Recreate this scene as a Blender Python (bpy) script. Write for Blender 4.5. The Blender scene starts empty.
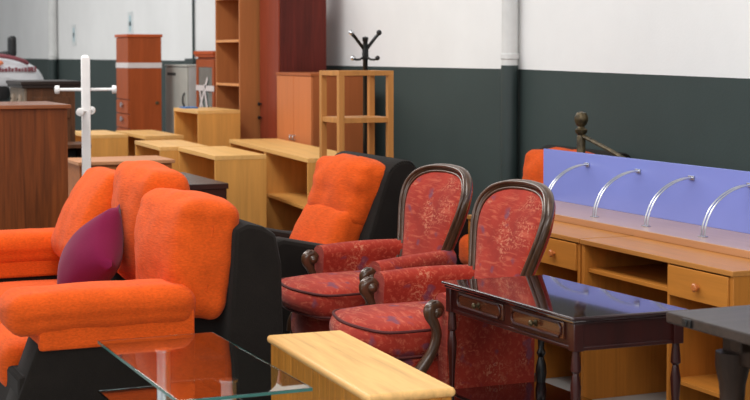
import bpy, bmesh, math, random
from mathutils import Vector, Matrix, noise
random.seed(7)
C = bpy.context.scene.collection
PI = math.pi
R = math.radians

# ------------------------------------------------------------------ mesh tools
class MB:
    """collects shapes that become ONE mesh"""
    def __init__(s): s.v = []; s.f = []; s.flat = set()
    def add(s, vs, fs, M=None):
        o = len(s.v)
        for p in vs:
            p = Vector(p)
            s.v.append(tuple(M @ p) if M is not None else tuple(p))
        for f in fs: s.f.append(tuple(i + o for i in f))
        return s
    def bm(s, b, M=None):
        b.verts.ensure_lookup_table(); b.verts.index_update(); b.normal_update()
        for i, f in enumerate(b.faces):                      # the flat sides of boxes stay flat
            if max(abs(c) for c in f.normal) > .9999: s.flat.add(len(s.f)+i)
        s.add([v.co.copy() for v in b.verts], [[v.index for v in f.verts] for f in b.faces], M); b.free()
        return s
    def box(s, x0, x1, y0, y1, z0, z1, bev=0.0, M=None, seg=2):
        b = bmesh.new(); bmesh.ops.create_cube(b, size=1)
        for v in b.verts:
            v.co = Vector(((x0+x1)/2 + v.co.x*(x1-x0), (y0+y1)/2 + v.co.y*(y1-y0), (z0+z1)/2 + v.co.z*(z1-z0)))
        if bev: bmesh.ops.bevel(b, geom=b.edges[:], offset=bev, segments=seg, affect='EDGES', profile=0.5)
        return s.bm(b, M)
    def prism(s, pts, z0, z1, bev=0.0, M=None):
        """polygon in xy extruded in z"""
        b = bmesh.new()
        lo = [b.verts.new((p[0], p[1], z0)) for p in pts]
        f = b.faces.new(lo)
        r = bmesh.ops.extrude_face_region(b, geom=[f])
        for g in r['geom']:
            if isinstance(g, bmesh.types.BMVert): g.co.z = z1
        bmesh.ops.recalc_face_normals(b, faces=b.faces[:])
        if bev: bmesh.ops.bevel(b, geom=b.edges[:], offset=bev, segments=2, affect='EDGES', profile=0.5)
        return s.bm(b, M)
    def lathe(s, prof, seg=20, M=None):
        vs = []; fs = []
        n = len(prof)
        for r, z in prof:
            for k in range(seg):
                a = 2*PI*k/seg; vs.append((r*math.cos(a), r*math.sin(a), z))
        for i in range(n-1):
            for k in range(seg):
                k2 = (k+1) % seg
                fs.append((i*seg+k, i*seg+k2, (i+1)*seg+k2, (i+1)*seg+k))
        fs.append(tuple(range(seg))[::-1]); fs.append(tuple((n-1)*seg+k for k in range(seg)))
        return s.add(vs, fs, M)
    def tube(s, pts, rad, seg=10, M=None, closed=False, flat=1.0, ref=None):
        pts = [Vector(p) for p in pts]; n = len(pts)
        if not isinstance(rad, (list, tuple)): rad = [rad]*n
        vs = []; fs = []; u = None
        for i, p in enumerate(pts):
            if closed: t = (pts[(i+1) % n] - pts[i-1]).normalized()
            else: t = (pts[min(i+1, n-1)] - pts[max(i-1, 0)]).normalized()
            if ref is not None:
                u = Vector(ref) - t*t.dot(Vector(ref)); u.normalize()
            elif u is None:
                a = Vector((0, 0, 1)) if abs(t.z) < .9 else Vector((1, 0, 0))
                u = t.cross(a).normalized()
            else:
                u = (u - t*u.dot(t)).normalized()
            w = t.cross(u)
            for k in range(seg):
                a = 2*PI*k/seg
                vs.append(p + u*(math.cos(a)*rad[i]*flat) + w*(math.sin(a)*rad[i]))
        m = n if closed else n-1
        for i in range(m):
            j = (i+1) % n
            for k in range(seg):
                k2 = (k+1) % seg
                fs.append((i*seg+k, i*seg+k2, j*seg+k2, j*seg+k))
        if not closed:
            fs.append(tuple(range(seg))[::-1]); fs.append(tuple((n-1)*seg+k for k in range(seg)))
        return s.add(vs, fs, M)
    def ball(s, c, r, seg=14, sc=(1, 1, 1), M=None):
        prof = []
        m = seg//2
        for i in range(1, m): 
            a = -PI/2 + PI*i/m; prof.append((r*math.cos(a), r*math.sin(a)))
        prof = [(r*.02, -r)] + prof + [(r*.02, r)]
        T = Matrix.Translation(c) @ Matrix.Diagonal((*sc, 1))
        return s.lathe(prof, seg, M @ T if M is not None else T)
    def loft(s, secs, M=None):
        """list of closed rings with equal counts"""
        n = len(secs[0]); vs = [p for q in secs for p in q]; fs = []
        for i in range(len(secs)-1):
            for k in range(n):
                k2 = (k+1) % n
                fs.append((i*n+k, i*n+k2, (i+1)*n+k2, (i+1)*n+k))
        fs.append(tuple(range(n))[::-1]); fs.append(tuple((len(secs)-1)*n+k for k in range(n)))
        return s.add(vs, fs, M)
    def soft(s, size, r, n=14, bulge=(0, 0, 0), wr=0.0, wf=6.0, seed=0, fn=None, M=None):
        """padded box: rounded, bulging, gently wrinkled"""
        h = [a/2 for a in size]; r = min(r, *h)
        inn = [a - r for a in h]
        idx = {}; vs = []; fs = []
        pm = [math.sin((-1 + 2*i/n)*PI/2) for i in range(n+1)]
        def vert(p):
            key = tuple(round(c, 5) for c in p)
            if key in idx: return idx[key]
            q = Vector([p[i]*h[i] for i in range(3)])
            c = Vector([max(-inn[i], min(inn[i], q[i])) for i in range(3)])
            d = q - c
            if d.length > 1e-9: 
                q = c + d.normalized()*r
            nrm = d.normalized() if d.length > 1e-9 else q.normalized()
            a = [q[i]/h[i] for i in range(3)]
            q = q + Vector((bulge[0]*a[0]*(1-a[1]**2)*(1-a[2]**2), bulge[1]*a[1]*(1-a[0]**2)*(1-a[2]**2), bulge[2]*a[2]*(1-a[0]**2)*(1-a[1]**2)))
            if wr:
                so = Vector((seed*7.3, seed*3.1, seed*5.7))
                q = q + nrm*wr*(noise.noise(q*wf + so) + .6*noise.noise(Vector((q.x*wf*3, q.y*wf*1.2, q.z*wf*3)) + so))
            if fn: q = fn(q)
            idx[key] = len(vs); vs.append(q); return idx[key]
        for ax in range(3):
            for sg in (-1, 1):
                for i in range(n):
                    for j in range(n):
                        def P(a, b):
                            p = [0, 0, 0]; p[ax] = sg; p[(ax+1) % 3] = a; p[(ax+2) % 3] = b; return vert(p)
                        q = [P(pm[i], pm[j]), P(pm[i+1], pm[j]), P(pm[i+1], pm[j+1]), P(pm[i], pm[j+1])]
                        if sg < 0: q.reverse()
                        fs.append(tuple(q))
        return s.add(vs, fs, M)

def obj(name, mb, mat, parent=None, label=None, ang=38, loc=None):
    me = bpy.data.meshes.new(name)
    me.from_pydata(mb.v, [], mb.f); me.update()
    b = bmesh.new(); b.from_mesh(me); bmesh.ops.recalc_face_normals(b, faces=b.faces[:]); b.to_mesh(me); b.free()
    me.shade_smooth(); me.set_sharp_from_angle(angle=R(ang))
    for i in mb.flat: me.polygons[i].use_smooth = False
    me.materials.append(mat)
    o = bpy.data.objects.new(name, me); C.objects.link(o)
    if parent: o.parent = parent
    if loc: o.location = loc
    if label: o['label'] = label
    return o
def tag(o, label, cat, group=None):
    o['label'] = label; o['category'] = cat
    if group: o['group'] = group
    return o
def thing(name, label, cat, loc=(0, 0, 0), rotz=0, group=None):
    o = bpy.data.objects.new(name, None); C.objects.link(o)
    o.empty_display_size = .1
    o.location = loc; o.rotation_euler = (0, 0, rotz)
    return tag(o, label, cat, group)
def struct(name, mb, mat):
    o = obj(name, mb, mat); o['kind'] = 'structure'; return o
def dup(root, loc, rotz, label):
    def rec(o, par):
        c = o.copy(); C.objects.link(c)
        if par is not None: c.parent = par
        for ch in list(o.children): rec(ch, c)
        return c
    kids = list(root.children)
    r = root.copy(); C.objects.link(r)
    for ch in kids: rec(ch, r)
    r.location = loc; r.rotation_euler = (0, 0, rotz); r['label'] = label
    return r
def T(x, y, z): return Matrix.Translation((x, y, z))
def RX(a): return Matrix.Rotation(a, 4, 'X')
def RY(a): return Matrix.Rotation(a, 4, 'Y')
def RZ(a): return Matrix.Rotation(a, 4, 'Z')
def spline(pts, k=6):
    pts = [Vector(p) for p in pts]; out = []
    for i in range(len(pts)-1):
        p0 = pts[max(i-1, 0)]; p1 = pts[i]; p2 = pts[i+1]; p3 = pts[min(i+2, len(pts)-1)]
        for j in range(k):
            t = j/k
            out.append(.5*((2*p1) + (p2-p0)*t + (2*p0-5*p1+4*p2-p3)*t*t + (3*p1-p0-3*p2+p3)*t**3))
    out.append(pts[-1]); return out

# ------------------------------------------------------------------ materials
def lin(c):
    return tuple(((x/255)/12.92 if x/255 <= .04045 else ((x/255+.055)/1.055)**2.4) for x in c) + (1,)
def base(name, rough=.5, metal=0.0):
    m = bpy.data.materials.new(name); m.use_nodes = True
    nt = m.node_tree; b = nt.nodes['Principled BSDF']
    b.inputs['Roughness'].default_value = rough; b.inputs['Metallic'].default_value = metal
    return m, nt, b
def coords(nt, scale):
    tc = nt.nodes.new('ShaderNodeTexCoord'); mp = nt.nodes.new('ShaderNodeMapping')
    nt.links.new(tc.outputs['Object'], mp.inputs['Vector']); mp.inputs['Scale'].default_value = scale
    return mp.outputs['Vector']
def noise_n(nt, vec, scale, detail=4, rough=.55, dist=0.0):
    n = nt.nodes.new('ShaderNodeTexNoise'); n.inputs['Scale'].default_value = scale
    n.inputs['Detail'].default_value = detail; n.inputs['Roughness'].default_value = rough; n.inputs['Distortion'].default_value = dist
    nt.links.new(vec, n.inputs['Vector']); return n.outputs['Fac']
def ramp(nt, fac, stops):
    r = nt.nodes.new('ShaderNodeValToRGB'); e = r.color_ramp.elements
    e[0].position, e[0].color = stops[0][0], stops[0][1]; e[1].position, e[1].color = stops[-1][0], stops[-1][1]
    for p, c in stops[1:-1]:
        x = e.new(p); x.color = c
    nt.links.new(fac, r.inputs['Fac']); return r.outputs['Color']
def mix(nt, fac, a, b, mode='MIX'):
    m = nt.nodes.new('ShaderNodeMix'); m.data_type = 'RGBA'; m.blend_type = mode
    for sock, v in ((m.inputs[0], fac), (m.inputs[6], a), (m.inputs[7], b)):
        if hasattr(v, 'is_output'): nt.links.new(v, sock)
        else: sock.default_value = v
    return m.outputs[2]
def bump(nt, b, h, strength, dist=.01):
    n = nt.nodes.new('ShaderNodeBump'); n.inputs['Strength'].default_value = strength; n.inputs['Distance'].default_value = dist
    nt.links.new(h, n.inputs['Height']); nt.links.new(n.outputs['Normal'], b.inputs['Normal'])
def sh(c, k): return tuple(min(255, x*k) for x in c)
def wood(name, c, axis='z', rough=.45, contrast=.16, scale=1.0, coat=0.0):
    """grain runs along the given axis"""
    m, nt, b = base(name, rough)
    st = {'x': (1.2, 22, 22), 'y': (22, 1.2, 22), 'z': (22, 22, 1.2)}[axis]
    v = coords(nt, tuple(a*scale for a in st))
    f = noise_n(nt, v, 1.6, 6, .6, .8)
    f2 = noise_n(nt, coords(nt, tuple(a*.25*scale for a in st)), 2.0, 3, .5, 1.5)
    col = ramp(nt, f, [(.3, lin(sh(c, 1-contrast))), (.55, lin(c)), (.75, lin(sh(c, 1+contrast*.6)))])
    col = mix(nt, .35, col, ramp(nt, f2, [(.35, lin(sh(c, 1-contrast*1.4))), (.65, lin(sh(c, 1+contrast*.5)))]))
    nt.links.new(col, b.inputs['Base Color'])
    bump(nt, b, f, .006 if coat else .05)
    b.inputs['Specular IOR Level'].default_value = .5 if rough < .35 else .22
    if coat: b.inputs['Coat Weight'].default_value = coat; b.inputs['Coat Roughness'].default_value = .03
    return m
def fabric(name, c, rough=.95, var=.12, weave=420, sheen=.25, bs=.35):
    m, nt, b = base(name, rough)
    v = coords(nt, (1, 1, 1))
    f = noise_n(nt, v, 9, 5, .6)
    g = noise_n(nt, coords(nt, (weave*.5, weave*.14, weave)), 1.0, 2, .6)
    col = ramp(nt, f, [(.3, lin(sh(c, 1-var))), (.7, lin(sh(c, 1+var*.7)))])
    col = mix(nt, .5, col, ramp(nt, g, [(.25, lin(sh(c, 1-var*1.8))), (.7, lin(sh(c, 1+var*.8)))]))
    nt.links.new(col, b.inputs['Base Color'])
    b.inputs['Sheen Weight'].default_value = sheen; b.inputs['Sheen Roughness'].default_value = .5
    b.inputs['Specular IOR Level'].default_value = .15
    bump(nt, b, g, bs, .004)
    return m
def plain(name, c, rough=.5, metal=0.0, var=.05, vs=5.0):
    m, nt, b = base(name, rough, metal)
    f = noise_n(nt, coords(nt, (1, 1, 1)), vs, 4)
    nt.links.new(ramp(nt, f, [(.3, lin(sh(c, 1-var))), (.7, lin(sh(c, 1+var*.6)))]), b.inputs['Base Color'])
    return m
def damask(name):
    m, nt, b = base(name, .85)
    v = coords(nt, (1, 1, 1))
    red = ramp(nt, noise_n(nt, v, 5, 4), [(.3, lin((134, 38, 29))), (.7, lin((170, 58, 41)))])
    st = noise_n(nt, coords(nt, (60, 9, 60)), 1.0, 3, .6, .6)          # horizontal woven streaks
    red = mix(nt, ramp(nt, st, [(.52, (0, 0, 0, 1)), (.70, (.75, .75, .75, 1))]), red, lin((190, 96, 72)))
    gate = ramp(nt, noise_n(nt, coords(nt, (7, 4, 7)), 1.0, 2), [(.54, (0, 0, 0, 1)), (.62, (1, 1, 1, 1))])
    scr = ramp(nt, noise_n(nt, coords(nt, (46, 30, 46)), 1.0, 2, .5, 2.2), [(.54, (0, 0, 0, 1)), (.60, (1, 1, 1, 1))])
    scr = mix(nt, 1.0, mix(nt, 1.0, gate, scr, 'MULTIPLY'), (.55, .55, .55, 1), 'MULTIPLY')
    red = mix(nt, scr, red, lin((204, 138, 108)))   # pale scribbles
    pur = ramp(nt, noise_n(nt, coords(nt, (13, 9, 13)), 1.0, 2, .4), [(.63, (0, 0, 0, 1)), (.70, (.7, .7, .7, 1))])
    red = mix(nt, pur, red, lin((104, 66, 88)))
    nt.links.new(red, b.inputs['Base Color'])
    b.inputs['Sheen Weight'].default_value = .08; b.inputs['Specular IOR Level'].default_value = .15
    bump(nt, b, noise_n(nt, coords(nt, (300, 120, 300)), 1.0, 2), .2, .004)
    return m

ORANGE = fabric('orange_fabric', (212, 86, 25), var=.10, weave=150, sheen=.05, bs=.5)
CHAR = fabric('charcoal_fabric', (34, 30, 27), var=.2, sheen=.06)
PLUM = fabric('plum_fabric', (112, 16, 58), var=.05, sheen=.1, bs=.1)
DAMASK = damask('red_damask')
CARVED = wood('carved_dark_wood', (84, 58, 40), 'z', .28, .3, 1, .5)
MAHOG = wood('polished_mahogany', (44, 15, 16), 'y', .06, .25, .7, .6)
MAHOGV = wood('mahogany_upright', (58, 17, 13), 'z', .3, .25, 1, .1)
MAHOGD = wood('mahogany_drawer', (84, 44, 26), 'y', .25, .3, 1, .4)
EBON = wood('ebonised_wood', (24, 20, 19), 'z', .3, .2)
OLDOAK = wood('dark_oak_top', (58, 48, 44), 'x', .3, .25)
OLDOAKV = wood('dark_oak_upright', (52, 38, 30), 'z', .4, .25)
PINE_T = wood('pine_top', (232, 184, 118), 'y', .4, .14)
PINE = wood('pine_planks', (206, 140, 58), 'z', .45, .16)
BIRCH = wood('birch_veneer', (214, 156, 82), 'z', .5, .07)
BIRCH_T = wood('birch_top', (226, 178, 110), 'y', .4, .06)
BEECH = wood('beech_veneer', (196, 128, 54), 'y', .45, .08)
BEECHV = wood('beech_upright', (190, 122, 50), 'z', .45, .1)
BEECHT = wood('beech_top', (188, 128, 66), 'y', .35, .08)
BOARD = wood('taupe_board', (188, 156, 140), 'y', .3, .05)
BOARDE = wood('board_edge', (192, 142, 102), 'y', .4, .06)
WALNUT = wood('brown_oak', (116, 62, 28), 'z', .45, .3, .8)
WALNUT_T = wood('brown_oak_top', (140, 84, 50), 'x', .2, .15)
ANTIQ = wood('antique_brown', (92, 58, 36), 'z', .45, .3)
ANTIQD = wood('antique_dark_top', (44, 34, 30), 'x', .35, .2)
ANTIQG = wood('antique_lit_grey', (128, 112, 96), 'z', .5, .3)  # paler grey of the cabinet wood: light on its side put into the colour
CHERRY = wood('cherry_veneer', (160, 78, 38), 'z', .4, .1)
CHERRYT = wood('cherry_cap', (182, 84, 42), 'x', .4, .08)
SHELFW = wood('bookcase_veneer', (176, 112, 66), 'z', .45, .06)
SHELFE = wood('bookcase_edge', (212, 148, 92), 'x', .4, .05)
WARD = wood('dark_wardrobe_veneer', (98, 38, 30), 'z', .4, .22)
WARDF = wood('wardrobe_door_veneer', (136, 60, 40), 'z', .35, .12)
CUPB = wood('cupboard_door_veneer', (196, 120, 72), 'z', .45, .05)
CUPBS = wood('cupboard_side_shaded', (168, 96, 54), 'z', .45, .06)  # darker copy of the door veneer, side shading put into the colour
ETAG = wood('honey_wood', (192, 134, 74), 'z', .45, .1)
DARKW = wood('wenge_veneer', (44, 32, 30), 'x', .25, .15)
WHITEP = plain('white_lacquer', (236, 234, 232), .35)
BLACKM = plain('black_metal', (22, 22, 22), .35)
CHROME = plain('chrome', (220, 222, 226), .15, 1.0, .02)
SATIN = plain('satin_steel', (200, 202, 206), .3, 1.0, .03)
BRASS = plain('aged_brass', (96, 84, 62), .4, .8, .15, 40)
BRONZE = plain('bronze_paint', (84, 72, 50), .4, .5, .45, 30)
GREYM = plain('grey_steel_paint', (176, 176, 168), .5)
GREYMS = plain('grey_steel_side', (192, 194, 192), .5)
GREYD = plain('dark_recess', (60, 62, 60), .7)
PERI = plain('periwinkle_laminate', (134, 146, 216), .2, 0, .02, 2)
TAPE = plain('white_tape', (214, 206, 204), .35)
VEH = plain('vehicle_white', (214, 216, 220), .35)
MAROON = plain('maroon_print', (128, 66, 74), .6)
ORNG = plain('orange_print', (216, 126, 84), .6)
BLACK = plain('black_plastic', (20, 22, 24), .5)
PAPER = plain('clear_sheet', (222, 226, 226), .3)
BLUEP = plain('pale_blue_print', (176, 204, 212), .5)
PIPEW = plain('pipe_white', (214, 214, 212), .5)
PIPEG = plain('pipe_green', (52, 64, 63), .5)
BLUEBOX = plain('blue_card', (62, 112, 176), .5)

def glass_mat(name, col, rough=0.0):
    m, nt, b = base(name, rough)
    b.inputs['Base Color'].default_value = col
    b.inputs['Transmission Weight'].default_value = 1.0; b.inputs['IOR'].default_value = 1.65
    return m
GLASS = glass_mat('table_glass', (.86, .96, .93, 1))
GEDGE = plain('green_glass_edge', (60, 112, 104), .15, 0, .1, 12)
CABGLASS = plain('smoked_cabinet_pane', (118, 126, 122), .12, 0, .1)

# ------------------------------------------------------------------ setting
m, nt, b = base('grey_concrete', .55)
v = coords(nt, (1, 1, 1))
nt.links.new(ramp(nt, noise_n(nt, v, 1.3, 8, .65), [(.3, lin((138, 137, 134))), (.7, lin((176, 175, 171)))]), b.inputs['Base Color'])
bump(nt, b, noise_n(nt, v, 30, 4), .08)
struct('floor', MB().box(-6, 5.2, -3, 31.2, -.1, 0), m)

def paint(name, c, var=.03):
    m, nt, b = base(name, .75)
    v = coords(nt, (1, 1, 1))
    f = noise_n(nt, v, .9, 6, .6); g = noise_n(nt, v, 60, 3)
    nt.links.new(ramp(nt, f, [(.3, lin(sh(c, 1-var))), (.7, lin(sh(c, 1+var*.4)))]), b.inputs['Base Color'])
    bump(nt, b, g, .08); return m
WX = 5.0
WALLW = paint('white_wall_paint', (234, 234, 233)); WALLG = paint('dark_green_wall_paint', (54, 67, 65), .08)
line = [(-3, 1.45), (6.45, 1.475), (8.9, 1.503), (12.4, 1.506), (16.6, 1.533), (25.4, 1.536), (31, 1.538)]
mw = MB(); vs = []; fs = []
for y, z in line:
    vs += [(WX, y, 0), (WX, y, z), (WX, y, 4.8), (WX+.2, y, 0), (WX+.2, y, 4.8)]
low = set()
for i in range(len(line)-1):
    a, c = i*5, (i+1)*5
    low.add(len(fs)); fs.append((a, c, c+1, a+1))
    fs.append((a+1, c+1, c+2, a+2)); fs.append((a+2, c+2, c+4, a+4)); fs.append((a+4, c+4, c+3, a+3)); fs.append((a+3, c+3, c, a))
fs.append((0, 1, 2, 4, 3)); k = (len(line)-1)*5; fs.append((k, k+3, k+4, k+2, k+1))
mw.add(vs, fs)
wr = struct('wall_right', mw, WALLW); wr.data.materials.append(WALLG)
for p in wr.data.polygons:
    if abs(p.center.x - WX) < 1e-4 and p.center.z < 1.2: p.material_index = 1
bm_ = MB().box(-6, 5.2, 31.0, 31.2, 0, 4.8)
struct('wall_back', bm_, WALLW)

def drain_pipe(y, r, label):
    t = thing('drain_pipe', label, 'pipe', (WX-r-.012, y, 0), 0, 'pipes down the wall')
    obj('pipe_sleeve', MB().lathe([(r*1.06, 0), (r*1.06, 1.53)], 24), PIPEG, t, 'dark green painted lower pipe')
    obj('upper_pipe', MB().lathe([(r, 1.53), (r, 4.7)], 24), PIPEW, t, 'white upper pipe')
    obj('pipe_bracket', MB().lathe([(r*1.0, 1.57), (r*1.12, 1.575), (r*1.12, 1.605), (r*1.0, 1.61)], 24).box(r*.8, r+.011, -.02, .02, 1.57, 1.61), PIPEW, t)
drain_pipe(8.97, .055, 'white drain pipe on the wall right of the tall shelf stand, dark green below')
drain_pipe(24.0, .07, 'pale pipe on the far wall above the antique cabinet')
t = thing('cable_conduit', 'thin dark cable conduit running down the wall above the grey metal cabinet', 'conduit', (WX-.02, 16.5, 0))
obj('conduit_tube', MB().lathe([(.014, .3), (.014, 4.7)], 12), PIPEG, t)
obj('junction_box', MB().box(-.06, .018, -.16, .16, 1.46, 1.56, .008), PIPEG, t)
def notice(y, z, label):
    t = thing('wall_notice', label, 'notice', (WX-.004, y, z), 0)
    obj('plastic_sheet', MB().box(-.003, .003, -.14, .14, -.16, .16, .001), PAPER, t)
    obj('faded_print', MB().box(-.006, -.003, -.05, .03, -.10, .11, .001).box(-.006, -.003, -.06, .045, -.03, .03, .001), BLUEP, t)
notice(22.8, 1.905, 'clear notice sheet with faded blue print left of the tall cherry cabinet')
notice(19.4, 2.01, 'clear notice sheet with faded blue print just above the tall cherry cabinet')

# ------------------------------------------------------------------ three seat sofa
def sofa_arm(y0, y1, t, xf, xb, zt, inner=1):
    yc = (y0+y1)/2
    a = MB().prism([(xf+.17, .08), (xb, .08), (xb, zt-.21), (xf+.20, zt-.21), (xf+.17, .30)][::-1], -(y1-y0)/2+.02, (y1-y0)/2-.02, .012, T(0, yc, 0) @ RX(PI/2))
    # front edge slopes forward towards the floor
    p = a
    o = obj('arm_panel', MB().prism([(xf-.02, .06), (xb, .06), (xb, zt-.20), (xf+.12, zt-.20)], -(y1-y0)/2+.03, (y1-y0)/2-.03, .012, T(0, yc, 0) @ RX(PI/2)), CHAR, t)
    L = xb-xf
    def fn(q):
        k = (q.x + L/2)/L
        q.z += .004*math.sin(k*PI)
        if q.z < 0: q.y *= .93
        return q
    obj('arm_pad', MB().soft((L, y1-y0+.03, .175), .068, 18, (.01, 0, .006), .005, 9, y0, fn, T((xf+xb)/2, yc, zt-.0875)), ORANGE, t)
    obj('arm_band', MB().box(xf+.12, xb-.005, y0+.012, y1-.012, zt-.235, zt-.10, .015), ORANGE, t)

SX, SY = 1.03, 6.03
sofa = thing('three_seat_sofa', 'orange three seat sofa with loose cushions and charcoal sides behind the glass table', 'sofa', (SX, SY, 0))
obj('frame', MB().box(.06, 1.10, .04, 2.31, .06, .30, .02).box(.1, 1.06, .1, 2.25, 0, .07, .01), CHAR, sofa)
obj('back_shell', MB().prism([(.92, .05), (1.20, .05), (1.185, .70), (1.16, .83), (1.10, .87), (1.03, .885), (.97, .86)], -1.165, 1.165, .02, T(0, 1.175, 0) @ RX(PI/2)), CHAR, sofa)
sofa_arm(0.0, .27, sofa, .02, .80, .635)
sofa_arm(2.08, 2.35, sofa, .02, .80, .635)
for k in range(3):
    y = .275 + k*.602
    def fn(q): return q
    obj('seat_cushion', MB().soft((.80, .598, .20), .07, 14, (.02, 0, .025), .006, 6, k+3, None, T(.44, y+.30, .285)), ORANGE, sofa)
def back_cushion(yc, w, h, th, lean, twist, z0, x0, seed, top=0.0, parent=None, bul=.05):
    def fn(q):
        k = (q.z/h + .5)
        q.x *= .84 + .24*math.sin(min(1, max(0, k*1.02))*PI*.62)          # puffier at the top
        q.z += top*q.y/w
        e = abs(q.y)/(w/2)
        q.z -= .015*(e**3)*(1 if k > .6 else 0)*(k-.6)/.4
        return q
    M = T(x0, yc, z0) @ RZ(twist) @ RY(lean) @ T(0, 0, h/2)
    return obj('back_cushion', MB().soft((th, w, h), min(.062, th*.38), 26, (bul*.8, .01, .014), .011, 5.5, seed, fn, M), ORANGE, parent)
c1 = back_cushion(.40, .72, .51, .25, R(8), 0, .475, .825, 1, -.01, sofa)
c2 = back_cushion(1.12, .68, .58, .20, R(5), R(0), .48, .865, 2, .02, sofa)
c3 = back_cushion(1.80, .76, .52, .29, R(33), R(-4), .50, .68, 5, -.02, sofa)
for c, yy, hh, xx in ((c1, .115, .30, .87),):
    obj('seam', MB().tube([(xx-.02+.004*i, yy-.082+.0*i, .60+.035*i) for i in range(9)], .003, 6), ORANGE, c)

# plum pillow leaning on the sofa back
def pillow(size, th, M, mat, name):
    n = 18; vs = []; fs = []; ix = {}
    for sgn in (1, -1):
        for i in range(n+1):
            for j in range(n+1):
                u = -1+2*i/n; w = -1+2*j/n
                edge = i in (0, n) or j in (0, n)
                key = (i, j, 0 if edge else sgn)
                if key in ix: continue
                pin = 1 - .10*((1-abs(u)**2)*abs(w)**2 + (1-abs(w)**2)*abs(u)**2)
                z = sgn*th*((1-u**2)*(1-w**2))**.42 if not edge else 0
                p = Vector((u*size/2*pin, w*size/2*pin, z))
                if z: p.z += .006*noise.noise(p*9)
                ix[key] = len(vs); vs.append(p)
        for i in range(n):
            for j in range(n):
                g = lambda a, b: ix.get((a, b, 0), ix.get((a, b, sgn)))
                q = (g(i, j), g(i+1, j), g(i+1, j+1), g(i, j+1))
                fs.append(q if sgn > 0 else q[::-1])
    return MB().add(vs, fs, M)
pl = obj('throw_pillow', pillow(.42, .12, RZ(R(6)) @ RY(R(-60)) @ RZ(R(45)), PLUM, ''), PLUM, None, None, 60, (1.625, 7.1, .625))
tag(pl, 'plum purple throw pillow leaning on the orange sofa cushions', 'pillow')

# ------------------------------------------------------------------ charcoal armchair with orange cushions
def armchair(label, loc, rz, dark_arms=True):
    t = thing('armchair', label, 'armchair', loc, rz, 'charcoal and orange armchairs')
    obj('frame', MB().box(.08, .72, .05, .90, .05, .30, .02), CHAR, t)
    prof = [(.50, .06), (.70, .06), (.80, .55), (.86, .90), (.855, .97), (.82, 1.015), (.76, 1.02), (.70, .985), (.655, .90), (.545, .55)]
    pr = [tuple(p[:2]) for p in spline([(*p, 0) for p in prof], 4)]
    obj('back_shell', MB().prism(pr, -.445, .445, .02, T(0, .475, 0) @ RX(PI/2)), CHAR, t)
    for y0 in (0, .77):
        if dark_arms:
            pr = [(.0, .05), (.62, .05), (.62, .54), (.40, .555), (.06, .625), (.015, .615), (0, .585)]
            obj('arm', MB().prism(pr, -.09, .09, .025, T(0, y0+.09, 0) @ RX(PI/2)), CHAR, t)
        else:
            obj('arm', MB().box(.02, .62, y0+.02, y0+.16, .05, .46, .02), CHAR, t)
            obj('arm_pad', MB().soft((.62, .20, .15), .065, 12, (0, 0, .01), .004, 8, y0, None, T(.31, y0+.09, .50)), ORANGE, t)
    obj('seat_cushion', MB().soft((.66, .57, .20), .07, 12, (.02, 0, .03), .006, 6, 2, None, T(.37, .475, .40)), ORANGE, t)
    def fn(q):
        k = q.z/.5 + .5
        q.x += .02*math.sin(k*9)
        return q
    obj('back_cushion', MB().soft((.16, .66, .36), .06, 16, (.04, 0, 0), .014, 6, 4, None, T(.485, .475, .57) @ RY(R(26))), ORANGE, t)
    def fn2(q):
        q.z -= .02*(q.y/.33)**2*(1 if q.z > 0 else .5)
        q.y *= 1 + .10*q.z/.19
        q.x -= .03*math.exp(-((q.z+.02)/.05)**2)*-.5
        return q
    obj('head_cushion', MB().soft((.19, .72, .38), .06, 22, (.05, .01, .01), .02, 5, 6, fn2, T(.615, .465, .83) @ RY(R(14))), ORANGE, t)
    return t
armchair('charcoal wingback armchair with plump orange back cushions behind the red chairs', (2.68, 7.44, 0), 0)
armchair('charcoal and orange armchair by the wall, mostly hidden behind the blue desk screen', (4.11, 7.47, 0), 0)

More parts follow.
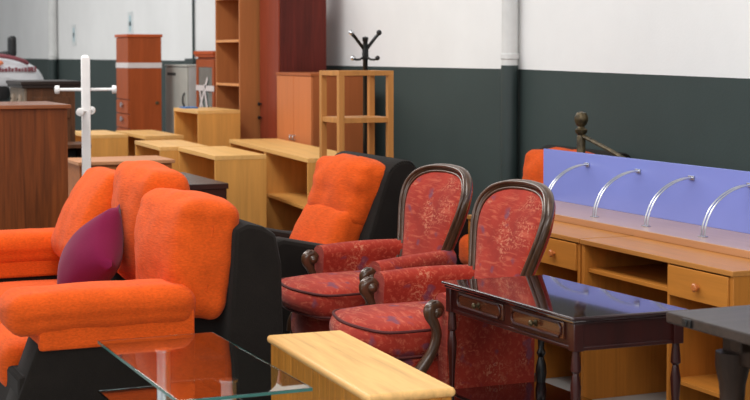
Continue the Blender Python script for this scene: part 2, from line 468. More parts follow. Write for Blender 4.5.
# ------------------------------------------------------------------ red upholstered period chairs
def period_chair(label, loc, rz):
    t = thing('upholstered_armchair', label, 'armchair', loc, rz, 'red armchairs with carved wooden frames')
    # seat rail, bowed front
    def ring(z, k):
        pts = []
        out = [(-.43, -.22), (-.36, -.31), (.16, -.23), (.20, -.19), (.20, .19), (.16, .23), (-.36, .31), (-.43, .22), (-.47, .0)]
        cl = spline([(*p, 0) for p in out + [out[0]]], 5)[:-1]
        return [Vector((p.x*k, p.y*k, z)) for p in cl]
    obj('seat_rail', MB().loft([ring(.15, .93), ring(.16, .96), ring(.21, 1.0), ring(.27, 1.0), ring(.335, .96), ring(.345, .9)]), DAMASK, t)
    def fn(q):
        k = (q.x/.66 + .5)
        q.y *= .86 + .20*(1-k) 
        q.x -= .05*(1-(q.y/.30)**2)*(1-k)
        return q
    ctop = obj('seat_cushion', MB().soft((.66, .57, .135), .056, 18, (.02, .01, .04), .006, 6, 3, fn, T(-.165, 0, .415)), DAMASK, t)
    # piping round the upper and lower edge of the cushion
    pp = MB()
    for zz in (.468, .362):
        pts = []
        for x, y in ((.14, .22), (-.05, .27), (-.25, .295), (-.41, .305), (-.488, .27), (-.528, .14), (-.544, 0)):
            pts.append((x, y, zz))
        pts = pts + [(x, -y, z) for x, y, z in pts[-2::-1]]
        pp.tube(spline(pts, 4), .0065, 6)
    obj('piping', pp, plain_pip, ctop)
    for s in (-1, 1):
        # closed upholstered side with rolled top
        secs = []
        N = 9
        for i in range(N):
            k = i/(N-1)
            x = -.255 + k*.45
            yc = s*(.335 - .10*k**1.5)
            zt = .620 + .02*k**2 + .012*math.sin(k*PI)
            th = .060 - .014*k
            rg = []
            rg += [Vector((x, yc - th*.75, .19)), Vector((x, yc - th*.8, .40)), Vector((x, yc - th, zt-.06))]
            for a in range(7):
                an = PI - PI*a/6
                rg.append(Vector((x, yc + th*1.12*math.cos(an), zt - .04 + .045*math.sin(an))))
            rg += [Vector((x, yc + th, zt-.07)), Vector((x, yc + th*.8, .40)), Vector((x, yc + th*.75, .19))]
            secs.append(rg)
        obj('arm', MB().loft(secs), DAMASK, t, None, 60)
        # carved S post: scroll, waist, knee
        y = s*.345
        path = [(-.262, y, .563), (-.285, y+s*.004, .579), (-.312, y+s*.006, .569), (-.316, y+s*.006, .541), (-.294, y+s*.004, .50), (-.282, y, .455), (-.300, y-s*.002, .39), (-.345, y-s*.006, .32), (-.392, y-s*.016, .25), (-.405, y-s*.022, .19)]
        rad = [.015, .021, .026, .025, .021, .020, .022, .026, .030, .028]
        sp = spline(path, 5); rr = spline([(r_, 0, 0) for r_ in rad], 5)
        pm = MB().tube(sp, [q.x for q in rr], 12, None, False, .85, (0, 1, 0))
        for off in (-.012, .012):
            pm.tube([Vector(q) + Vector((-.013 if i_ > 12 else -.004, off, .0 if i_ > 12 else .018)) for i_, q in enumerate(sp[6:-4])], .005, 6)
        pm.ball((-.285, y, .551), .027, 12, (1, 1.1, 1))
        obj('arm_post', pm, CARVED, t)
        lg = [(-.375, s*.318, .20), (-.395, s*.325, .13), (-.372, s*.318, .06), (-.385, s*.322, .012)]
        obj('front_leg', MB().tube(spline(lg, 5), [q.x for q in spline([(.032, 0, 0), (.03, 0, 0), (.018, 0, 0), (.024, 0, 0)], 5)], 10), CARVED, t)
        lg = [(.20, s*.22, .22), (.225, s*.225, .12), (.27, s*.23, .012)]
        obj('rear_leg', MB().tube(spline(lg, 5), [q.x for q in spline([(.03, 0, 0), (.024, 0, 0), (.018, 0, 0)], 5)], 10), CARVED, t)
    half = [(.165, -.02), (.175, .10), (.205, .22), (.240, .33), (.262, .41), (.268, .475), (.252, .535), (.203, .585), (.115, .615), (0, .624)]
    hp = [(p.x*1.13, p.y) for p in spline([(*p, 0) for p in half], 4)]
    full = hp + [(-u, v_) for u, v_ in hp[-2::-1]]
    tilt = R(17)
    def bp(u, v_, d):
        # wraps gently forward at the sides
        d2 = d - .4*u*u
        return Vector((.135 + v_*math.sin(tilt) + d2*math.cos(tilt), u, .42 + v_*math.cos(tilt) - d2*math.sin(tilt)))
    # padded panel, front and back skins
    rings = []
    cu, cv = 0, .32
    steps = [(1.0, .022), (1.0, -.012), (.93, -.030), (.8, -.042), (.6, -.052), (.35, -.058), (.1, -.06)]
    vs = []; fs = []; n = len(full)
    def ringpts(k, d): return [bp(cu + (u-cu)*k, cv + (v_-cv)*k, d) for u, v_ in full]
    rs = [ringpts(.1, .055), ringpts(.5, .052), ringpts(.85, .040), ringpts(1.0, .022)] + [ringpts(k, d) for k, d in steps[1:]]
    for q in rs: vs += q
    for i in range(len(rs)-1):
        for k in range(n):
            k2 = (k+1) % n
            fs.append((i*n+k, i*n+k2, (i+1)*n+k2, (i+1)*n+k))
    fs.append(tuple(range(n))[::-1]); fs.append(tuple((len(rs)-1)*n+k for k in range(n)))
    obj('backrest', MB().add(vs, fs), DAMASK, t, None, 60)
    fr = MB()
    ftop = [bp(u*1.045, cv + (v_-cv)*1.035, -.012) for u, v_ in full]
    fr.tube(ftop, .0195, 12, None, False, 1.0)
    fr.tube([bp(u*1.05, cv + (v_-cv)*1.04, -.034) for u, v_ in full], .009, 8)
    fr.tube([bp(u*.96, cv + (v_-cv)*.955, -.030) for u, v_ in full], .006, 8)
    obj('back_frame', fr, CARVED, t, 'dark carved wooden frame', 50)
    return t
plain_pip = plain('piping_dark_red', (84, 26, 24), .8)
rc = period_chair('red patterned armchair with carved dark frame, nearest to the mahogany table', (2.985, 5.83, 0), R(-1))
rc.scale = (1.04, 1.0, .995)
dup(rc, (3.10, 6.83, 0), R(2), 'red patterned armchair with carved dark frame, beside the charcoal armchair')

# ------------------------------------------------------------------ mahogany writing table
MX0, MX1, MY0, MY1, MH = 2.64, 3.12, 4.35, 5.365, .70
t = thing('writing_table', 'polished mahogany writing table with two drawers and turned legs', 'table', ((MX0+MX1)/2, (MY0+MY1)/2, 0))
t.rotation_euler = (-.013, .008, 0)      # stands slightly out of level
hx, hy = (MX1-MX0)/2, (MY1-MY0)/2
obj('tabletop', MB().box(-hx, hx, -hy, hy, MH-.014, MH, .006, None, 3).box(-hx+.010, hx-.010, -hy+.010, hy-.010, MH-.026, MH-.013, .004), MAHOG, t)
ap = MB().box(-hx+.03, hx-.03, -hy+.03, hy-.03, MH-.110, MH-.026, .002)
ap.box(-hx+.024, hx-.024, -hy+.024, hy-.024, MH-.122, MH-.107, .004)
obj('apron', ap, MAHOGV, t)
for s in (-1, 1):
    y0, y1 = (-.41, -.03) if s < 0 else (.03, .41)
    d = obj('drawer', MB().box(-hx+.022, -hx+.034, y0, y1, MH-.092, MH-.032, .003), MAHOGD, t)
    mo = MB()
    x = -hx+.02; yb0, yb1, zb0, zb1 = y0+.015, y1-.015, MH-.086, MH-.038
    c = .014
    pts = [(x, yb0+c, zb0), (x, yb1-c, zb0), (x, yb1, zb0+c), (x, yb1, zb1-c), (x, yb1-c, zb1), (x, yb0+c, zb1), (x, yb0, zb1-c), (x, yb0, zb0+c)]
    mo.tube(pts, .0045, 6, None, True)
    obj('moulding', mo, MAHOGV, d)
    yc = (y0+y1)/2
    obj('knob', MB().lathe([(.011, 0), (.013, .003), (.005, .006), (.005, .014), (.011, .018), (.012, .024), (.006, .029)], 14, T(-hx+.022, yc, MH-.062) @ RY(-PI/2)), BRASS, d, 'aged brass knob')
def turned(h, slender=True):
    if slender:
        return [(.013, 0), (.015, .03), (.012, .06), (.014, .12), (.017, .17), (.019, .185), (.014, .20), (.018, .21), (.012, .23), (.011, .30), (.013, .40), (.019, .48), (.021, .52), (.014, .565), (.012, .575), (.020, .585), (.020, .60), (.014, .665)]
    return [(.022, 0), (.022, .03), (.013, .05), (.024, .10), (.026, .14), (.013, .17), (.024, .19), (.024, .20), (.013, .22), (.017, .28), (.026, .34), (.024, .38), (.013, .42), (.022, .44), (.013, .46), (.018, .52), (.022, .58), (.020, .665)]
for sx in (-1, 1):
    for sy in (-1, 1):
        x, y = sx*(hx-.035), sy*(hy-.035)
        sl = not (sx > 0 and sy > 0)
        lm = MB().lathe(turned(.6, sl), 16, T(x, y, 0) @ Matrix.Diagonal((.9, .9, .87, 1)))
        lm.box(x-.02, x+.02, y-.02, y+.02, MH-.122, MH-.026, .003)
        obj('leg', lm, MAHOGV if sl else EBON, t, None if sl else 'dark baluster leg')
obj('lower_shelf', MB().box(-hx+.02, hx-.02, -hy+.02, hy-.02, .245, .262, .005), MAHOG, t)

# ------------------------------------------------------------------ dark oak table at the right edge
t = thing('dining_table', 'dark weathered oak extending table with thick turned legs at right edge', 'table', (3.25, 3.35, 0))
def dx(x): return x-3.25
def dy(y): return y-3.35
obj('tabletop', MB().box(dx(2.70), dx(3.95), dy(2.75), dy(3.895), .765, .80, .006), OLDOAK, t)
obj('apron', MB().box(dx(2.80), dx(3.80), dy(2.92), dy(3.74), .665, .742, .006), OLDOAKV, t)
obj('extension_runner', MB().box(dx(2.765), dx(3.90), dy(3.60), dy(3.655), .715, .764, .006).box(dx(2.765), dx(3.90), dy(2.98), dy(3.035), .715, .764, .006), OLDOAKV, t)
obj('leaf_catch', MB().box(dx(2.692), dx(2.702), dy(3.755), dy(3.80), .770, .795, .002).box(dx(2.688), dx(2.696), dy(3.77), dy(3.785), .774, .79, .002), BLACKM, t, 'small black metal leaf catch')
for x in (2.81, 3.76):
    for y in (2.96, 3.70):
        obj('leg', MB().lathe([(.035, 0), (.045, .05), (.03, .09), (.034, .25), (.04, .40), (.05, .47), (.036, .50), (.046, .515), (.036, .53), (.040, .60), (.052, .655), (.052, .70)], 18, T(dx(x), dy(y), 0)), OLDOAKV, t)

# ------------------------------------------------------------------ pine chest and glass table in front
PX0, PX1, PY0, PY1, PH = 1.955, 2.275, 4.36, 5.53, .50
t = thing('pine_chest', 'long narrow pine chest with rounded top edge in front of red chairs', 'chest', (2.092, 4.965, 0), R(-2.7))
hx, hy = .158, .565
obj('top', MB().box(-hx, hx, -hy, hy, PH-.032, PH, .0145, None, 4), PINE_T, t)
n = 13; w = (2*hy-.03)/n
for x in (-hx+.014, hx-.034):
    bd = MB().box(x+.004, x+.016, -hy+.015, hy-.015, .03, PH-.032)
    for i in range(n):
        y = -hy+.015 + i*w
        bd.box(x, x+.02, y+.0008, y+w-.0008, .03, PH-.032, .002)
    obj('plank_side', bd, PINE, t)
obj('end_panel', MB().box(-hx+.034, hx-.034, -hy+.02, -hy+.04, .03, PH-.032, .002).box(-hx+.014, -hx+.05, -hy+.010, -hy+.022, .03, PH-.032, .003).box(hx-.05, hx-.014, -hy+.010, -hy+.022, .03, PH-.032, .003), PINE, t)
obj('end_panel', MB().box(-hx+.034, hx-.034, hy-.04, hy-.02, .03, PH-.032, .002), PINE, t)
obj('plinth', MB().box(-hx+.03, hx-.03, -hy+.04, hy-.04, 0, .04, .003), PINE, t)

GX0, GX1, GY0, GY1, GH = 1.325, 1.785, 4.585, 5.68, .50
t = thing('glass_coffee_table', 'low glass coffee table with green edges and two steel column legs', 'table', ((GX0+GX1)/2, (GY0+GY1)/2, 0))
hx, hy = (GX1-GX0)/2, (GY1-GY0)/2
obj('glass_top', MB().box(-hx, hx, -hy, hy, GH-.012, GH, .0025), GLASS, t)
obj('polished_edge', MB().box(-hx-.0012, -hx, -hy, hy, GH-.011, GH-.001).box(hx, hx+.0012, -hy, hy, GH-.011, GH-.001).box(-hx, hx, -hy-.0012, -hy, GH-.011, GH-.001).box(-hx, hx, hy, hy+.0012, GH-.011, GH-.001), GEDGE, t, 'green polished glass edge')
obj('glass_shelf', MB().box(-hx, hx, -hy+.02, hy, .297, .306, .002), GLASS, t)
for x, y in ((-.04, .30), (.02, -.30)):
    l = obj('leg', MB().lathe([(.026, .0), (.026, .480)], 20, T(x, y, 0)), SATIN, t)
    obj('mounting_disc', MB().lathe([(.032, .480), (.032, .4875)], 20, T(x, y, 0)), CHROME, l)
    obj('foot_disc', MB().lathe([(.034, 0), (.034, .008)], 20, T(x, y, 0)), CHROME, l)

# ------------------------------------------------------------------ desks with the blue screen
def desk(label, y0, L):
    t = thing('writing_desk', label, 'desk', (3.64, y0, 0), 0, 'beech desks along the wall')
    D = .64; H = .75
    obj('desktop', MB().box(0, D, 0, L, H-.022, H, .003), BEECHT, t)
    obj('side_panel', MB().box(.008, D-.01, 0.004, .026, 0, H-.022, .002), BEECHV, t)
    obj('side_panel', MB().box(.008, D-.01, L-.026, L-.004, 0, H-.022, .002), BEECHV, t)
    obj('divider_panel', MB().box(.012, D-.03, .44, .458, 0, H-.022, .002), BEECHV, t)
    obj('back_panel', MB().box(D-.03, D-.014, .026, L-.026, .05, H-.022, .001), BEECHV, t)
    obj('keyboard_shelf', MB().box(.03, D-.05, .458, L-.026, .598, .616, .002), BEECH, t)
    obj('lower_shelf', MB().box(.03, D-.03, .026, .44, .22, .238, .002), BEECH, t)
    d = obj('drawer', MB().box(.0, .018, .03, .438, .595, .722, .003).box(.018, .40, .045, .425, .60, .70), BEECH, t)
    obj('knob', MB().lathe([(.008, 0), (.007, .008), (.017, .013), (.018, .022), (.012, .027)], 16, T(0, .225, .655) @ RY(-PI/2)), wood_knob, d, 'turned wooden knob')
    return t
wood_knob = wood('knob_wood', (196, 118, 62), 'x', .3, .08)
dk = desk('beech desk with one drawer, nearest the right edge under the blue screen', 4.80, 1.14)
dup(dk, (3.645, 5.955, 0), 0, 'beech desk with one drawer, partly hidden behind the nearest red armchair')

t = thing('desk_screen', 'long periwinkle blue desk screen with curved steel braces on a taupe board', 'screen', (4.12, 6.1, .75))
obj('base_board', MB().box(-.185, .20, -1.40, 1.32, 0, .034, .003), BOARD, t)
obj('board_edge', MB().box(-.188, -.184, -1.40, 1.32, .001, .032, .001), BOARDE, t)
obj('screen_panel', MB().box(.182, .200, -1.40, 1.32, .034, .318, .002), PERI, t)
for y in (.845, .355, -.105, -.555, -1.02):
    br = MB()
    for dy_ in (-.011, .011):
        pts = []
        for i in range(15):
            a = PI/2*i/14
            pts.append((.18 - .26*math.sin(a), y+dy_, .034 + .225*math.cos(a)))
        br.tube(pts, .0045, 8)
    b_ = obj('brace', br, SATIN, t, 'curved double steel rod')
    obj('fixing_plate', MB().box(.172, .182, y-.022, y+.022, .249, .269, .002), SATIN, b_)
    obj('fixing_plate', MB().box(-.093, -.067, y-.022, y+.022, .034, .039, .002), SATIN, b_)

# bed end standing behind the screen
t = thing('metal_bed_end', 'bronze metal bed end with ball topped post behind the blue screen', 'bed frame', (4.545, 7.41, 0), 0)
obj('post', MB().lathe([(.024, 0), (.024, .30)], 16).lathe([(.022, .30), (.024, .9), (.026, 1.13), (.020, 1.14), (.034, 1.155), (.036, 1.172), (.022, 1.182), (.018, 1.19), (.030, 1.20), (.040, 1.225), (.040, 1.245), (.028, 1.268), (.006, 1.276)], 18, Matrix.Shear('XY', 4, (0, 0)) @ Matrix.Identity(4)), BRONZE, t)
obj('post', MB().lathe([(.024, 0), (.024, .80), (.034, .83), (.02, .85), (.036, .89), (.01, .92)], 16, T(0, -1.3, 0)), BRONZE, t)
obj('curved_rail', MB().tube(spline([(0, -.02, 1.135), (0, -.22, 1.09), (0, -.44, 1.035), (0, -.8, .93), (0, -1.28, .80)], 5), .012, 8), BRONZE, t)
cr = MB()
for k in range(5): 
    y = -.2-.22*k; cr.tube([(0, y, .30), (0, y, 1.09 - .25*(k*.22+.2))], .008, 8)
obj('bar', cr, BRONZE, t)
obj('lower_rail', MB().tube([(0, 0, .30), (0, -1.3, .30)], .012, 8), BRONZE, t)

# ------------------------------------------------------------------ open shelf stand and coat stands
t = thing('shelf_stand', 'tall narrow open shelf stand of honey wood behind the charcoal armchair', 'shelf', (3.89, 9.18, 0))
hx, hy = .195, .175; H = 1.497
for sx in (-1, 1):
    for sy in (-1, 1):
        x, y = sx*(hx-.02), sy*(hy-.02)
        obj('post', MB().box(x-.02, x+.02, y-.02, y+.02, 0, H-.032, .002), ETAG, t)
fr = MB()
fr.box(-hx, hx, -hy, -hy+.04, H-.032, H, .002).box(-hx, hx, hy-.04, hy, H-.032, H, .002).box(-hx, -hx+.04, -hy+.04, hy-.04, H-.032, H, .002).box(hx-.04, hx, -hy+.04, hy-.04, H-.032, H, .002)
obj('top_frame', fr, ETAG, t)
for z in (1.19, .89, .55, .2):
    obj('shelf', MB().box(-hx+.006, hx-.006, -hy+.006, hy-.006, z-.034, z, .002), ETAG, t)

t = thing('coat_stand', 'black metal coat stand with four forked hooks behind the shelf stand', 'coat stand', (4.34, 10.07, 0))
obj('pole', MB().lathe([(.018, .05), (.018, 1.70), (.022, 1.705), (.022, 1.728), (.004, 1.735)], 14), BLACKM, t)
obj('base', MB().lathe([(.17, 0), (.17, .02), (.15, .035), (.03, .05), (.02, .06)], 24), BLACKM, t)
obj('hook_plate', MB().box(-.019, .019, -.019, .019, 1.565, 1.68, .004), BLACKM, t)
ctr = 23.6
for k in range(4):
    a = R(-23.7 + (-42, 42, 138, 222)[k]); ca, sa = math.cos(a), math.sin(a)
    for nm, pts, rr, tip, tr in (('upper_hook', [(.02, 1.655), (.06, 1.695), (.10, 1.735), (.125, 1.755)], .007, (.135, 1.762), .020), ('lower_hook', [(.02, 1.585), (.05, 1.568), (.09, 1.566), (.11, 1.572)], .008, (.12, 1.578), .018)):
        hk = MB()
        if nm == 'upper_hook':
            hk.tube([(r*ca - .004*sa, r*sa + .004*ca, z) for r, z in pts] + [(r*ca + .004*sa, r*sa - .004*ca, z-.012) for r, z in pts[::-1]], .0065, 8)
        else:
            hk.tube([(r*ca, r*sa, z) for r, z in pts], rr, 8)
        h_ = obj(nm, hk, BLACKM, t)
        obj('hook_tip', MB().ball((tip[0]*ca, tip[0]*sa, tip[1]), tr, 12), CHROME if k % 2 else BLACKM, h_)

t = thing('coat_rack', 'white square coat rack with peg arms behind the orange sofa', 'coat stand', (2.235, 9.86, 0), R(-12.7))
obj('pole', MB().box(-.03, .03, -.03, .03, 0.03, 1.59, .008).ball((0, 0, 1.585), .026, 12, (1, 1, .6)), WHITEP, t)
obj('base', MB().box(-.2, .2, -.03, .03, 0, .05, .008).box(-.03, .03, -.2, .2, 0, .05, .008), WHITEP, t)
for ax, z, L in (('x', 1.372, .185), ('y', 1.228, .15)):
    M0 = T(0, 0, z) @ (Matrix.Identity(4) if ax == 'x' else RZ(R(90-14)))
    pg = obj('peg_arm', MB().tube([(-L, 0, 0), (L, 0, 0)], .011, 10, M0), WHITEP, t)
    for s in (-1, 1):
        obj('peg_knob', MB().lathe([(.014, -.016), (.026, -.014), (.028, 0), (.026, .014), (.012, .018)], 16, M0 @ T(s*L, 0, 0) @ RY(s*PI/2)), WHITEP, pg)

# ------------------------------------------------------------------ low open units in the middle
def open_unit(label, x0, x1, y0, y1, H, rz=0.0, shelves=(.5,), mats=None, cat='shelf unit', name='low_shelf_unit', tt=.03, group='pale birch low shelf units'):
    mv, mt = mats or (BIRCH, BIRCH_T)
    t = thing(name, label, cat, (x0, y0, 0), rz, group)
    D, L = x1-x0, y1-y0
    obj('top', MB().box(0, D, 0, L, H-tt, H, .002), mt, t)
    obj('side_panel', MB().box(.003, D, 0.002, .024, 0, H-tt, .0015), mv, t)
    obj('side_panel', MB().box(.003, D, L-.024, L-.002, 0, H-tt, .0015), mv, t)
    obj('back_panel', MB().box(D-.016, D-.002, .024, L-.024, .0, H-tt), mv, t)
    for z in shelves:
        obj('shelf', MB().box(.012, D-.016, .024, L-.024, H*z-.022, H*z, .0015), mv, t)
    obj('plinth', MB().box(.03, .05, .024, L-.024, 0, .06), mv, t)
    return t
open_unit('birch low open shelf unit nearest the sofa, right behind the wenge table', 3.156, 3.53, 9.965, 11.05, .90, R(-2.7))
open_unit('birch low open shelf unit directly behind the one nearest the sofa', 3.08, 3.46, 11.10, 12.03, .90, R(-2.8))
open_unit('birch low unit right beside the white coat rack, furthest left', 2.985, 3.32, 13.0, 13.83, .90)
open_unit('birch low unit in front of the tall cherry cabinet, half hidden', 3.38, 3.73, 12.66, 13.70, .90)
open_unit('taller birch shelf unit with blue card on top, before the grey metal cabinet', 3.745, 4.125, 12.29, 13.03, 1.128)
DR = R(-5.6)
open_unit('birch low shelf unit under the two door cupboard, nearer the shelf stand', 3.655, 4.07, 9.47, 10.685, .90, DR, (.62, .3))
ux, uy = 3.655 + 1.22*math.sin(-DR), 9.47 + 1.22*math.cos(DR)
open_unit('birch low shelf unit at the foot of the dark wardrobe', ux, ux+.415, uy, uy+1.215, .90, DR)
bx_ = obj('card', MB().box(-.06, .06, -.09, .09, 0, .012, .002), BLUEBOX, None, None, 38, (3.84, 12.88, 1.128))
tag(bx_, 'small blue card lying on the taller birch shelf unit', 'card')

# two door cupboard behind the low units
t = thing('cupboard', 'light cherry two door cupboard standing behind the low birch units, before the wardrobe', 'cupboard', (4.335, 11.15, 0))
W_, D_, H_ = .80, .45, 1.455
obj('carcass', MB().box(.018, D_, 0, W_, 0, H_-.024, .002), CUPBS, t)
obj('top', MB().box(-.006, D_+.004, -.006, W_+.006, H_-.024, H_, .003), CUPBS, t)
for k in range(2):
    d = obj('door', MB().box(0, .017, k*W_/2+.004, (k+1)*W_/2-.004, .06, H_-.027, .002), CUPB, t)
    y = W_/2 + (-.035 if k == 0 else .035)
    obj('handle', MB().tube([(0, y, .905), (-.022, y, .907), (-.022, y, .937), (0, y, .939)], .007, 8), SATIN, d)

# tall dark wardrobe
t = thing('wardrobe', 'tall dark red brown wardrobe right of the open bookcase', 'wardrobe', (4.38, 12.03, 0))
obj('carcass', MB().box(.02, .44, 0, .48, 0, 2.25, .003), WARD, t)
d = obj('door', MB().box(0, .018, .003, .477, .07, 2.22, .003), WARDF, t, 'reddish door')
for z in (1.17, 1.05):
    obj('knob', MB().lathe([(.008, 0), (.008, .012), (.017, .018), (.017, .028), (.006, .034)], 14, T(0, .44, z) @ RY(-PI/2)), BLACKM, d)
# open bookcase
t = thing('bookcase', 'tall open bookcase with brown shelves beside the dark wardrobe', 'bookcase', (4.215, 12.57, 0))
W_, D_ = .70, .36
obj('side_panel', MB().box(0, D_, 0, .024, 0, 2.25, .002), SHELFW, t)
obj('side_panel', MB().box(0, D_, W_-.024, W_, 0, 2.25, .002), SHELFW, t)
obj('back_panel', MB().box(D_-.012, D_, .024, W_-.024, 0, 2.25), SHELFW, t)
for z in (.08, .42, .78, 1.345, 1.735, 2.12, 2.25):
    s_ = obj('shelf', MB().box(.004, D_-.012, .024, W_-.024, z-.02, z, .001), SHELFW, t)
    obj('edge_trim', MB().box(-.004, .004, .024, W_-.024, z-.022, z+.001, .003), SHELFE, s_)

# glass fronted display cabinet
t = thing('display_cabinet', 'narrow cherry display cabinet with taped glass door', 'cabinet', (4.42, 13.96, 0))
W_, D_, H_ = .60, .38, 1.64
obj('carcass', MB().box(.02, D_, 0, W_, 0, H_-.05, .003), CHERRY, t)
obj('cornice', MB().box(-.02, D_+.01, -.02, W_+.02, H_-.035, H_, .004).box(-.008, D_, -.01, W_+.01, H_-.06, H_-.035, .004), CHERRYT, t)
fr = MB().box(0, .02, .004, .07, .04, H_-.085, .003).box(0, .02, W_-.07, W_-.004, .04, H_-.085, .003).box(0, .02, .07, W_-.07, H_-.16, H_-.085, .003).box(0, .02, .07, W_-.07, .04, .12, .003)
d = obj('door', fr, CHERRY, t)
obj('glass_pane', MB().box(.008, .014, .07, W_-.07, .12, H_-.16), CABGLASS, d)
tp = MB().box(-.004, -.001, .0, W_, 1.245, 1.30)
tp.box(-.004, -.001, -.02, .02, -.2, .2, 0, T(0, .34, 1.22) @ RX(R(40))).box(-.005, -.002, -.02, .02, -.16, .16, 0, T(0, .26, 1.16) @ RX(R(-24))).box(-.005, -.002, -.015, .015, -.14, .14, 0, T(0, .42, 1.16) @ RX(R(-30)))
obj('tape', tp, TAPE, t, 'white tape crossing the glass')

# grey metal cabinet
t = thing('metal_cabinet', 'light grey steel office cabinet behind the birch units', 'cabinet', (4.40, 14.80, 0))
W_, D_, H_ = .82, .42, 1.50
obj('carcass', MB().box(.018, D_, 0, W_, 0, H_-.02, .004), GREYMS, t)
obj('top', MB().box(-.008, D_+.004, -.006, W_+.006, H_-.02, H_, .004), GREYM, t)
d = obj('door', MB().box(0, .016, .004, W_-.004, .05, H_-.03, .003), GREYM, t)
obj('vent', MB().box(-.002, .002, .42, .74, H_-.115, H_-.085), GREYD, d)
obj('handle', MB().tube(spline([(0, .09, 1.06), (-.02, .09, 1.10), (-.024, .09, 1.14), (-.02, .09, 1.18), (0, .09, 1.21)], 4), .010, 8), GREYD, d)

# tall cherry cabinet with a band of tape
t = thing('tall_cabinet', 'tall narrow cherry cabinet wrapped with a band of white tape', 'cabinet', (3.90, 15.25, 0))
W_, D_, H_ = .50, .355, 1.815
obj('carcass', MB().box(.018, D_, 0, W_, 0, H_-.03, .003), CHERRY, t)
obj('top', MB().box(-.012, D_+.012, -.012, W_+.012, H_-.03, H_, .005), CHERRYT, t)
d = obj('door', MB().box(0, .018, .003, W_-.003, 1.14, H_-.034, .003), CHERRY, t)
for z0, z1 in ((.99, 1.13), (.84, .98), (.4, .83), (.06, .39)):
    d = obj('drawer', MB().box(-.004, .018, .006, W_-.006, z0, z1, .004), CHERRY, t)
    obj('knob', MB().lathe([(.012, 0), (.012, .014), (.03, .02), (.03, .03), (.012, .036)], 14, T(0, W_*.42, (z0+z1)/2+.02) @ RY(-PI/2)), SATIN, d)
obj('lock', MB().lathe([(.018, 0), (.018, .008), (.008, .012)], 14, T(D_-.05, 0, 1.10) @ RX(PI/2)), BRASS, t)
obj('tape_band', MB().box(-.004, D_+.004, -.004, W_+.004, 1.465, 1.52), TAPE, t, 'band of white tape')

# ------------------------------------------------------------------ left side: brown sideboards, drawers
t = thing('sideboard', 'large brown oak sideboard with plain grained side behind the sofa', 'sideboard', (1.005, 9.10, 0))
obj('carcass', MB().box(0, .945, 0, .68, .05, 1.275, .004).box(.03, .92, .03, .65, 0, .06), WALNUT, t)
obj('top', MB().box(-.02, .965, -.02, .70, 1.275, 1.30, .006), WALNUT_T, t)
t = thing('antique_cabinet', 'dark antique cabinet with carved panel and side painted lit grey, behind the sideboard', 'cabinet', (2.20, 11.85, 0))
obj('carcass', MB().box(.02, .40, .0, .60, 0, 1.34, .004), ANTIQ, t)
obj('top', MB().box(-.02, .44, -.03, .62, 1.34, 1.365, .004).box(-.03, .45, -.04, .63, 1.365, 1.395, .006), ANTIQD, t)
obj('carved_panel', MB().box(.06, .36, -.012, .0, 1.10, 1.27, .004).box(.09, .33, -.02, -.008, 1.13, 1.24, .006).box(.06, .36, -.012, 0, .5, 1.04, .004), ANTIQ, t)
sd = MB().box(.0, .02, 0, .60, 0, 1.34, .003)
for y in (.15, .45):
    sd.lathe([(.09, 0), (.09, .01), (.06, .02), (.06, .012), (.03, .024), (.01, .03)], 16, T(0, y, 1.2) @ RY(-PI/2))
obj('lit_side', sd, ANTIQG, t, 'side painted lit grey, with round carving')  # side facing the light is painted paler than the rest

t = thing('pine_drawer_chest', 'low brown chest of drawers just behind the sofa cushions', 'chest of drawers', (2.29, 10.30, 0))
cc = wood('mid_brown_pine', (170, 104, 58), 'x', .45, .12); cct = wood('rosy_pine_top', (196, 140, 100), 'x', .4, .08)
obj('carcass', MB().box(.0, .66, .018, .46, 0, .835, .003), cc, t)
obj('top', MB().box(-.015, .675, -.015, .475, .835, .86, .004), cct, t)
for z0, z1 in ((.62, .82), (.40, .60), (.08, .38)):
    for x0, x1 in ((.015, .32), (.335, .645)):
        d = obj('drawer', MB().box(x0, x1, 0, .018, z0, z1, .004), cc, t)
        obj('knob', MB().lathe([(.010, 0), (.009, .01), (.02, .016), (.02, .026), (.008, .03)], 12, T((x0+x1)/2, 0, (z0+z1)/2) @ RX(PI/2)), SATIN, d)
t = thing('bedside_cabinet', 'small dark open cabinet beside the big sideboard, behind the low drawers', 'cabinet', (2.24, 11.2, 0))
ob = MB().box(0, .32, .0, .36, .0, .70, .003).box(0, .03, 0, .36, .70, .90, .002).box(.29, .32, 0, .36, .70, .90, .002).box(.03, .29, .33, .36, .70, .90, .002)
obj('carcass', ob, ANTIQ, t)
obj('top', MB().box(-.015, .335, -.015, .37, .90, .93, .004), ANTIQ, t)
obj('niche', MB().box(.03, .29, .31, .33, .70, .90).box(.03, .29, .01, .31, .70, .703), BLACK, t, 'recess shade painted black')  # black lining stands in for the shade inside the cavity

# wenge table behind the sofa back
t = thing('wenge_table', 'dark wenge box table with glossy top behind the sofa back', 'table', (2.455, 8.92, 0))
obj('top', MB().box(0, .46, 0, .98, .765, .80, .003), DARKW, t)
obj('carcass', MB().box(.01, .45, .01, .97, .05, .765, .002).box(.04, .42, .04, .94, 0, .06), DARKW, t)

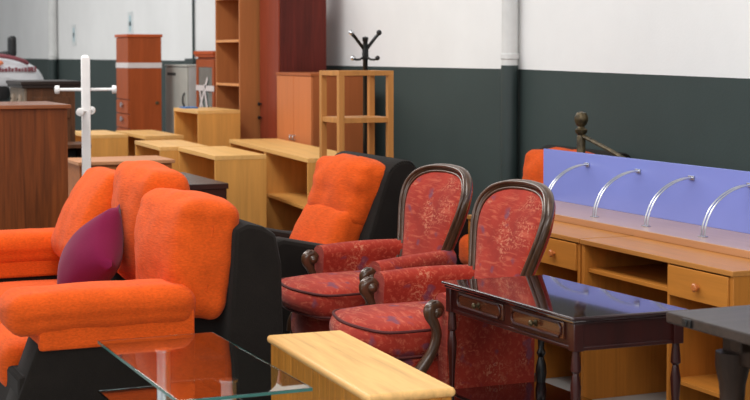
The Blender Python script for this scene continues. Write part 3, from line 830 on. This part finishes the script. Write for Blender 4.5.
# white vehicle nose at the far left
t = thing('vehicle', 'white rounded vehicle nose with maroon print and black mirror, far left', 'vehicle', (2.4, 17.6, 0))
def hood(q):
    k = q.x/2.0 + .5
    q.z -= .30*max(0, k-.62)**1.6*2.2*(1 if q.z > -.05 else .3)
    q.y *= 1 - .35*max(0, k-.6)
    return q
obj('body', MB().soft((2.0, 1.25, .40), .19, 22, (.04, 0, .04), 0, 1, 0, hood, T(.07, .3, 1.40)), VEH, t)
obj('bumper', MB().soft((1.35, 1.1, .80), .16, 12, (.05, .02, 0), 0, 1, 0, None, T(-.15, .3, .72)), VEH, t)
obj('lower_trim', MB().soft((1.55, 1.1, .24), .08, 10, (.02, 0, 0), 0, 1, 0, None, T(-.1, .3, 1.18)), BLACK, t)
rnd = random.Random(3)
let = MB(); x = .50
while x < .96:
    h = rnd.uniform(.035, .06); w_ = rnd.uniform(.012, .028)
    yy = -.330 + .22*max(0, (x-.27)/2)*1.05
    let.box(x, x+w_, yy-.012, yy+.05, 1.41, 1.41+h, .002); x += w_ + rnd.uniform(.008, .02)
obj('streak', MB().tube(spline([(.42, -.26, 1.600), (.60, -.27, 1.585), (.78, -.26, 1.545), (.88, -.22, 1.50)], 4), [.012]+[.024]*11+[.012], 8), MAROON, t, 'maroon streak')
obj('streak', MB().tube(spline([(.16, -.29, 1.575), (.34, -.31, 1.57), (.52, -.31, 1.545)], 4), [.010]+[.02]*7+[.01], 8), MAROON, t, 'maroon streak')
obj('emblem_patch', MB().ball((.52, -.315, 1.51), .05, 12, (1.3, .3, .6)), ORNG, t, 'orange patch')
obj('printed_marks', let, MAROON, t, 'row of maroon printed marks')
for x, y in ((-.55, -.2), (.35, -.2), (-.55, .8), (.35, .8)):
    obj('wheel', MB().lathe([(.10, -.08), (.26, -.09), (.28, -.05), (.28, .05), (.26, .09), (.10, .08)], 20, T(x, y, .28) @ RX(PI/2)), BLACK, t)
obj('mirror', MB().soft((.09, .14, .24), .035, 10, (0, 0, 0), 0, 1, 0, None, T(.735, .0, 1.70)).tube([(.45, .05, 1.58), (.6, .02, 1.60), (.73, 0, 1.62)], .035, 10).tube([(.30, .05, 1.50), (.40, .05, 1.58), (.45, .05, 1.58)], .05, 10), BLACK, t, 'black mirror')

# ------------------------------------------------------------------ light
w = bpy.data.worlds.new('warehouse_light'); bpy.context.scene.world = w; w.use_nodes = True
bg = w.node_tree.nodes['Background']
bg.inputs['Color'].default_value = (.95, .97, 1.0, 1); bg.inputs['Strength'].default_value = .45
def area(name, loc, rot, sx, sy, power, col=(1, 1, 1)):
    l = bpy.data.lights.new(name, 'AREA'); l.shape = 'RECTANGLE'; l.size = sx; l.size_y = sy; l.energy = power; l.color = col
    o = bpy.data.objects.new(name, l); C.objects.link(o); o.location = loc; o.rotation_euler = rot
    return o
area('ceiling_light', (1.2, 6.0, 4.6), (0, 0, 0), 1.6, 9, 260, (1, .97, .93))
area('ceiling_light', (1.0, 17.0, 4.6), (0, 0, 0), 1.6, 14, 440, (1, .98, .95))
area('window_light', (-5.5, 6.0, 3.0), (0, R(-72), 0), 3, 14, 200, (.98, .99, 1))
area('rear_fill_light', (.5, -2.8, 3.4), (R(72), 0, R(-8)), 7, 2.5, 190, (1, .99, .97))  # added fill from behind the camera, no door stands there

# ------------------------------------------------------------------ camera
TH = math.atan(658/1500); P = R(3)
cam = bpy.data.cameras.new('camera'); cam.sensor_width = 36; cam.lens = 72
CY = 55 + 1500*math.tan(P)
cam.shift_y = -(200-CY)/750
cam.clip_end = 200
cam.dof.use_dof = True; cam.dof.focus_distance = 6.6; cam.dof.aperture_fstop = 5.0
co = bpy.data.objects.new('camera', cam); C.objects.link(co)
co.location = (0, 0, 1.6); co.rotation_euler = (PI/2 - P, 0, -TH)
sc = bpy.context.scene; sc.camera = co
sc.view_settings.view_transform = 'Standard'
sc.view_settings.look = 'None'
sc.view_settings.exposure = .06
sc.view_settings.gamma = .96
